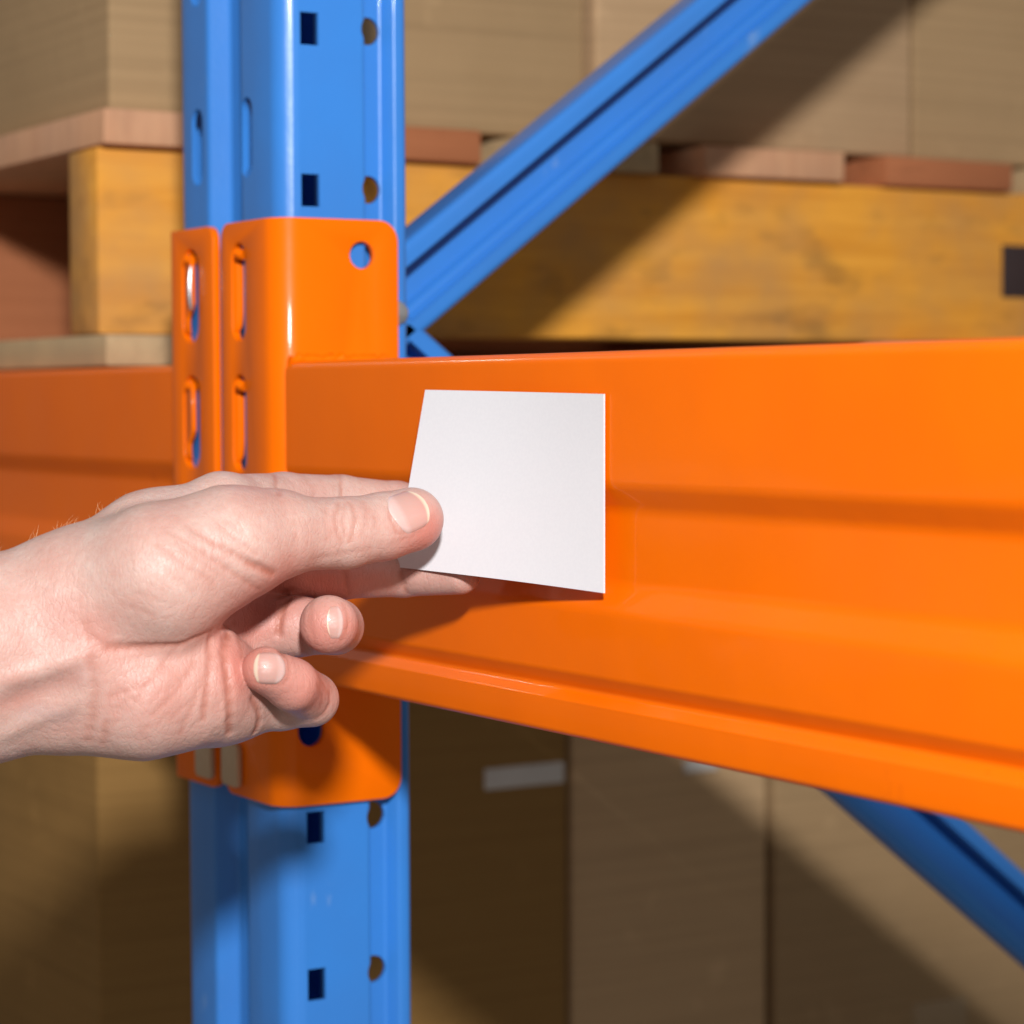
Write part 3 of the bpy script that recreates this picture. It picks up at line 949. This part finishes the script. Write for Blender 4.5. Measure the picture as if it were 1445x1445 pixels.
# skin tint: redder tips, pads, folds; crease, recess and middle-finger shade painted in
red = np.zeros(len(V))
for (c, rad, amt) in [((-64.23, -60.63, -0.36), 14, 0.35), ((-76.30, -62.11, 11.90), 16, 0.3), ((-74.17, -39.84, -18.14), 14, 0.35), ((-61.44, -38.77, 4.94), 12, 0.3), ((-29.89, -4.27, -14.11), 12, 0.25), ((-87.62, 7.64, 16.73), 16, 0.2), ((-42.14, 8.43, -67.58), 12, 0.25), ((-93.55, -38.52, -16.02), 12, 0.6), ((-86.55, -30.25, -24.22), 12, 0.6), ((-76.23, -21.86, 12.75), 10, 0.5), ((-68.15, -25.63, -35.30), 14, 0.5), ((-48.78, -25.97, -46.88), 12, 0.4), ((-67.51, -37.64, 3.58), 11, 0.5), ((-54.54, -40.16, 0.90), 9, 0.45), ((-87.08, -52.30, 17.35), 9, 0.5), ((-69.39, -62.27, 9.70), 13, 0.4), ((-63.28, -62.07, -3.74), 8, 0.2), ((-27.04, -5.51, -16.57), 9, 0.5), ((-32.45, -11.63, -17.06), 12, 0.45), ((-88.48, -29.89, 19.63), 14, 0.6), ((-89.15, -56.09, 13.44), 12, 0.3), ((-114.05, -59.63, 29.46), 25, 0.4), ((-152.40, -31.63, 34.85), 14, 0.25), ((-136.28, -37.38, 34.96), 10, 0.3), ((-63.34, -24.46, -37.93), 14, 0.35), ((-30.97, -23.39, -44.98), 16, 0.3), ((-91.03, -44.62, 7.09), 12, 0.4), ((-71.43, 8.22, -44.93), 14, 0.25)]:
    red += amt * np.exp(-(((V - np.array(c)) ** 2).sum(1)) / rad ** 2)
fold = np.zeros(len(V))
for pts, depth, wd in FOLDS:
    if depth <= 0:
        continue
    for p, q in zip(pts[:-1], pts[1:]):
        c = capsule(V[:, 0], V[:, 1], V[:, 2], (*p, 0), (*q, 0))
        fold = np.maximum(fold, min(1, depth) * np.exp(-(c / (wd * 1.2)) ** 2))
vein = np.zeros(len(V))
for pts in [[(-165.55, -61.29, 38.05), (-162.30, -60.22, 37.12), (-159.05, -59.14, 36.15), (-155.77, -58.05, 35.31), (-152.40, -56.93, 34.87), (-148.59, -55.79, 34.76), (-144.75, -54.64, 34.77), (-140.92, -53.49, 34.75)], [(-157.34, -63.97, 33.11), (-153.78, -64.86, 31.63), (-150.10, -65.71, 30.72), (-146.40, -66.55, 29.88)]]:
    for p, q in zip(pts[:-1], pts[1:]):
        c = capsule(V[:, 0], V[:, 1], V[:, 2], (*p, 0), (*q, 0))
        vein = np.maximum(vein, np.exp(-(c / 4.0) ** 2))
for nm, arr in (("red", red), ("fold", fold), ("vein", vein)):
    at = me.attributes.new(nm, 'FLOAT', 'POINT')
    at.data.foreach_set("value", np.clip(arr, 0, 1).astype(np.float32))

def skin():
    k = NT("skin")
    v = k.coord()
    def attr(n):
        a = k.n('ShaderNodeAttribute')
        a.attribute_name = n
        return a.outputs['Fac']
    blot = k.ramp(k.noise(v, 48, 5, 0.68), [(0.35, 0.0), (0.7, 1.0)])
    c = k.mix(blot, (0.575, 0.420, 0.370), (0.515, 0.300, 0.255))
    fine = k.ramp(k.noise(v, 420, 3, 0.6), [(0.4, 0.0), (0.75, 1.0)])
    m = k.n('ShaderNodeMath', operation='MULTIPLY')
    m.inputs[1].default_value = 0.35
    k.l(fine, m.inputs[0])
    c = k.mix(m.outputs[0], c, (0.50, 0.255, 0.205))
    c = k.mix(attr("red"), c, (0.52, 0.205, 0.165))
    mv = k.n('ShaderNodeMath', operation='MULTIPLY')
    mv.inputs[1].default_value = 0.45
    k.l(attr("vein"), mv.inputs[0])
    c = k.mix(mv.outputs[0], c, (0.46, 0.33, 0.31))
    mf = k.n('ShaderNodeMath', operation='MULTIPLY')
    mf.inputs[1].default_value = 0.9
    k.l(attr("fold"), mf.inputs[0])
    c = k.mix(mf.outputs[0], c, (0.40, 0.14, 0.095))
    k.base(c)
    k.set(Roughness=0.47, Specular_IOR_Level=0.45, Subsurface_Weight=0.2, Subsurface_Scale=0.0035)
    k.b.inputs['Subsurface Radius'].default_value = (1.0, 0.35, 0.2)
    vo = k.n('ShaderNodeTexVoronoi', feature='DISTANCE_TO_EDGE')
    vo.inputs['Scale'].default_value = 900
    mp = k.coord((1.0, 0.42, 0.6), (0, 0, 0.5))
    k.l(mp, vo.inputs['Vector'])
    cells = k.ramp(vo.outputs['Distance'], [(0.0, 0.0), (0.12, 1.0)])
    wv = k.n('ShaderNodeVectorMath', operation='ADD')
    wn = k.n('ShaderNodeTexNoise')
    wn.inputs['Scale'].default_value = 120
    k.l(v, wn.inputs['Vector'])
    ws = k.n('ShaderNodeVectorMath', operation='SCALE')
    ws.inputs['Scale'].default_value = 0.004
    k.l(wn.outputs['Color'], ws.inputs[0])
    k.l(k.coord((1.0, 0.5, 0.8), (0, 0, -0.7)), wv.inputs[0])
    k.l(ws.outputs[0], wv.inputs[1])
    v2 = k.n('ShaderNodeTexVoronoi', feature='DISTANCE_TO_EDGE')
    v2.inputs['Scale'].default_value = 430
    k.l(wv.outputs[0], v2.inputs['Vector'])
    lines = k.ramp(v2.outputs['Distance'], [(0.0, 0.0), (0.10, 1.0)])
    b = k.bump(cells, 0.00008, 0.5)
    b = k.bump(lines, 0.00014, 0.42, b)
    b = k.bump(k.noise(k.coord((1, 0.35, 1), (0, 0, 0.6)), 520, 4, 0.6), 0.00032, 0.5, b)
    k.bump(k.noise(v, 130, 3), 0.0010, 0.38, b)
    return k.m
finish(person, skin(), None, 0)

# fingernails
def nail_mat():
    k = NT("fingernail")
    uv = k.n('ShaderNodeUVMap')
    uv.uv_map = "nail"
    sep = k.n('ShaderNodeSeparateXYZ')
    k.l(uv.outputs[0], sep.inputs[0])
    tip = k.ramp(sep.outputs[0], [(0.0, (0.60, 0.44, 0.41)), (0.22, (0.60, 0.42, 0.39)), (0.36, (0.54, 0.33, 0.29)), (0.88, (0.52, 0.29, 0.25)), (0.93, (0.66, 0.50, 0.38)), (1.0, (0.70, 0.56, 0.44))])
    k.base(tip)
    k.set(Roughness=0.3, Coat_Weight=0.2, Subsurface_Weight=0.1, Subsurface_Scale=0.002)
    st = k.coord((1, 60, 1), kind='UV')
    k.bump(k.noise(st, 3, 2), 0.00008, 0.6)
    return k.m
M_NAIL = nail_mat()

def grad(P):
    h = 0.15
    g = np.stack([sdf_pts(P + np.eye(3)[i] * h) - sdf_pts(P - np.eye(3)[i] * h) for i in range(3)], 1)
    return g / np.linalg.norm(g, axis=1)[:, None]

def nail(base, tip, width, label, curve=0.26):
    """base/tip: midpoints of the cuticle and the free edge on the finger"""
    base, tip = np.array(base), np.array(tip)
    c = (base + tip) / 2
    n = grad(c[None])[0]
    ln = tip - base
    ln -= n * (ln @ n)
    L = np.linalg.norm(ln)
    ln /= L
    wv = np.cross(n, ln)
    nu, nv = 18, 14
    S, T = np.meshgrid(np.linspace(-1, 1, nu), np.linspace(-1, 1, nv), indexing='ij')
    # rounded-rectangle outline
    T2 = T * (1 - 0.16 * np.clip(np.abs(S), 0, 1) ** 5 - 0.04 * (S < 0) * S ** 2)
    S2 = S * (1 - np.where(S < 0, 0.34, curve) * np.abs(T) ** 2.3)
    P = c + n * 6.0 + (S2 * L / 2)[..., None] * ln + (T2 * width / 2)[..., None] * wv
    P = P.reshape(-1, 3)
    for it in range(30):
        d = sdf_pts(P)
        P = P - n * (np.clip(d, -2, 2) * 0.7)[:, None]
    edge = np.maximum(np.abs(T), np.clip(-S, 0, 1)).ravel()
    lift = 0.24 - 0.40 * np.clip((edge - 0.86) / 0.14, 0, 1)
    lift = np.where(S.ravel() > 0.9, np.maximum(lift, 0.22), lift)
    top = P + n * lift[:, None]
    bot = P - n * 0.5
    vs = np.concatenate([top, bot]) * MM
    q = lambda s, i, j: s * nu * nv + i * nv + j
    fs = []
    for i in range(nu - 1):
        for j in range(nv - 1):
            fs.append((q(0, i, j), q(0, i + 1, j), q(0, i + 1, j + 1), q(0, i, j + 1)))
            fs.append((q(1, i, j), q(1, i, j + 1), q(1, i + 1, j + 1), q(1, i + 1, j)))
        for j in (0, nv - 1):
            fs.append((q(0, i, j), q(0, i + 1, j), q(1, i + 1, j), q(1, i, j)))
    for j in range(nv - 1):
        for i in (0, nu - 1):
            fs.append((q(0, i, j), q(0, i, j + 1), q(1, i, j + 1), q(1, i, j)))
    o = mesh_obj("fingernail", vs, fs, M_NAIL, person, 60)
    o['label'] = label
    ul = o.data.uv_layers.new(name="nail")
    uvv = np.stack([(S.ravel() + 1) / 2, (T.ravel() + 1) / 2], 1)
    uvv = np.concatenate([uvv, uvv])
    for lp in o.data.loops:
        ul.data[lp.index].uv = uvv[lp.vertex_index]
    return o
nail((-41.06, -1.33, -7.92), (-29.96, 3.55, -16.04), 15.0, "broad thumbnail pressing on the card")
nail((-75.11, -52.23, 14.67), (-85.59, -51.54, 18.10), 10.5, "short nail of the curled little finger")
nail((-56.78, -37.18, 3.20), (-62.39, -37.10, 4.94), 11.5, "nail of the curled ring finger seen end on", 0.5)

# fine hairs along the back of the wrist
nv_ = np.empty(len(V) * 3, np.float32)
me.vertices.foreach_get("normal", nv_)
nv_ = nv_.reshape(-1, 3)
cand = np.nonzero((nv_[:, 1] > 0.6) & (np.abs(nv_[:, 2] + 0.1) < 0.25) & (V[:, 0] > -178) & (V[:, 0] < -132))[0]
vs, fs = [], []
for i in rng.choice(cand, 36):
    p0 = V[i]
    n = nv_[i] + np.array((rng.normal(0.35, 0.35), 0, rng.normal(0, 0.35)))
    n /= np.linalg.norm(n)
    L = rng.uniform(1.5, 5.0) * (1.9 if rng.random() < 0.12 else 1)
    side = np.array((rng.normal(0.5, 0.4), rng.normal(-0.3, 0.2), rng.normal(0, 0.4)))
    b0 = len(vs)
    for s in range(6):
        f = s / 5
        p = p0 + n * L * f + side * L * 0.5 * f * f
        r = 0.045 * (1 - 0.7 * f)
        for kx in range(3):
            a = 2.094 * kx
            vs.append((p + np.array((math.cos(a), 0, math.sin(a))) * r) * MM)
    for s in range(5):
        for kx in range(3):
            fs.append((b0 + s * 3 + kx, b0 + s * 3 + (kx + 1) % 3, b0 + s * 3 + 3 + (kx + 1) % 3, b0 + s * 3 + 3 + kx))
hk = plain("pale_hair", (0.78, 0.52, 0.30), 0.5)
hair = mesh_obj("wrist_hair", vs, fs, hk, person, 60)
hair['kind'] = 'stuff'
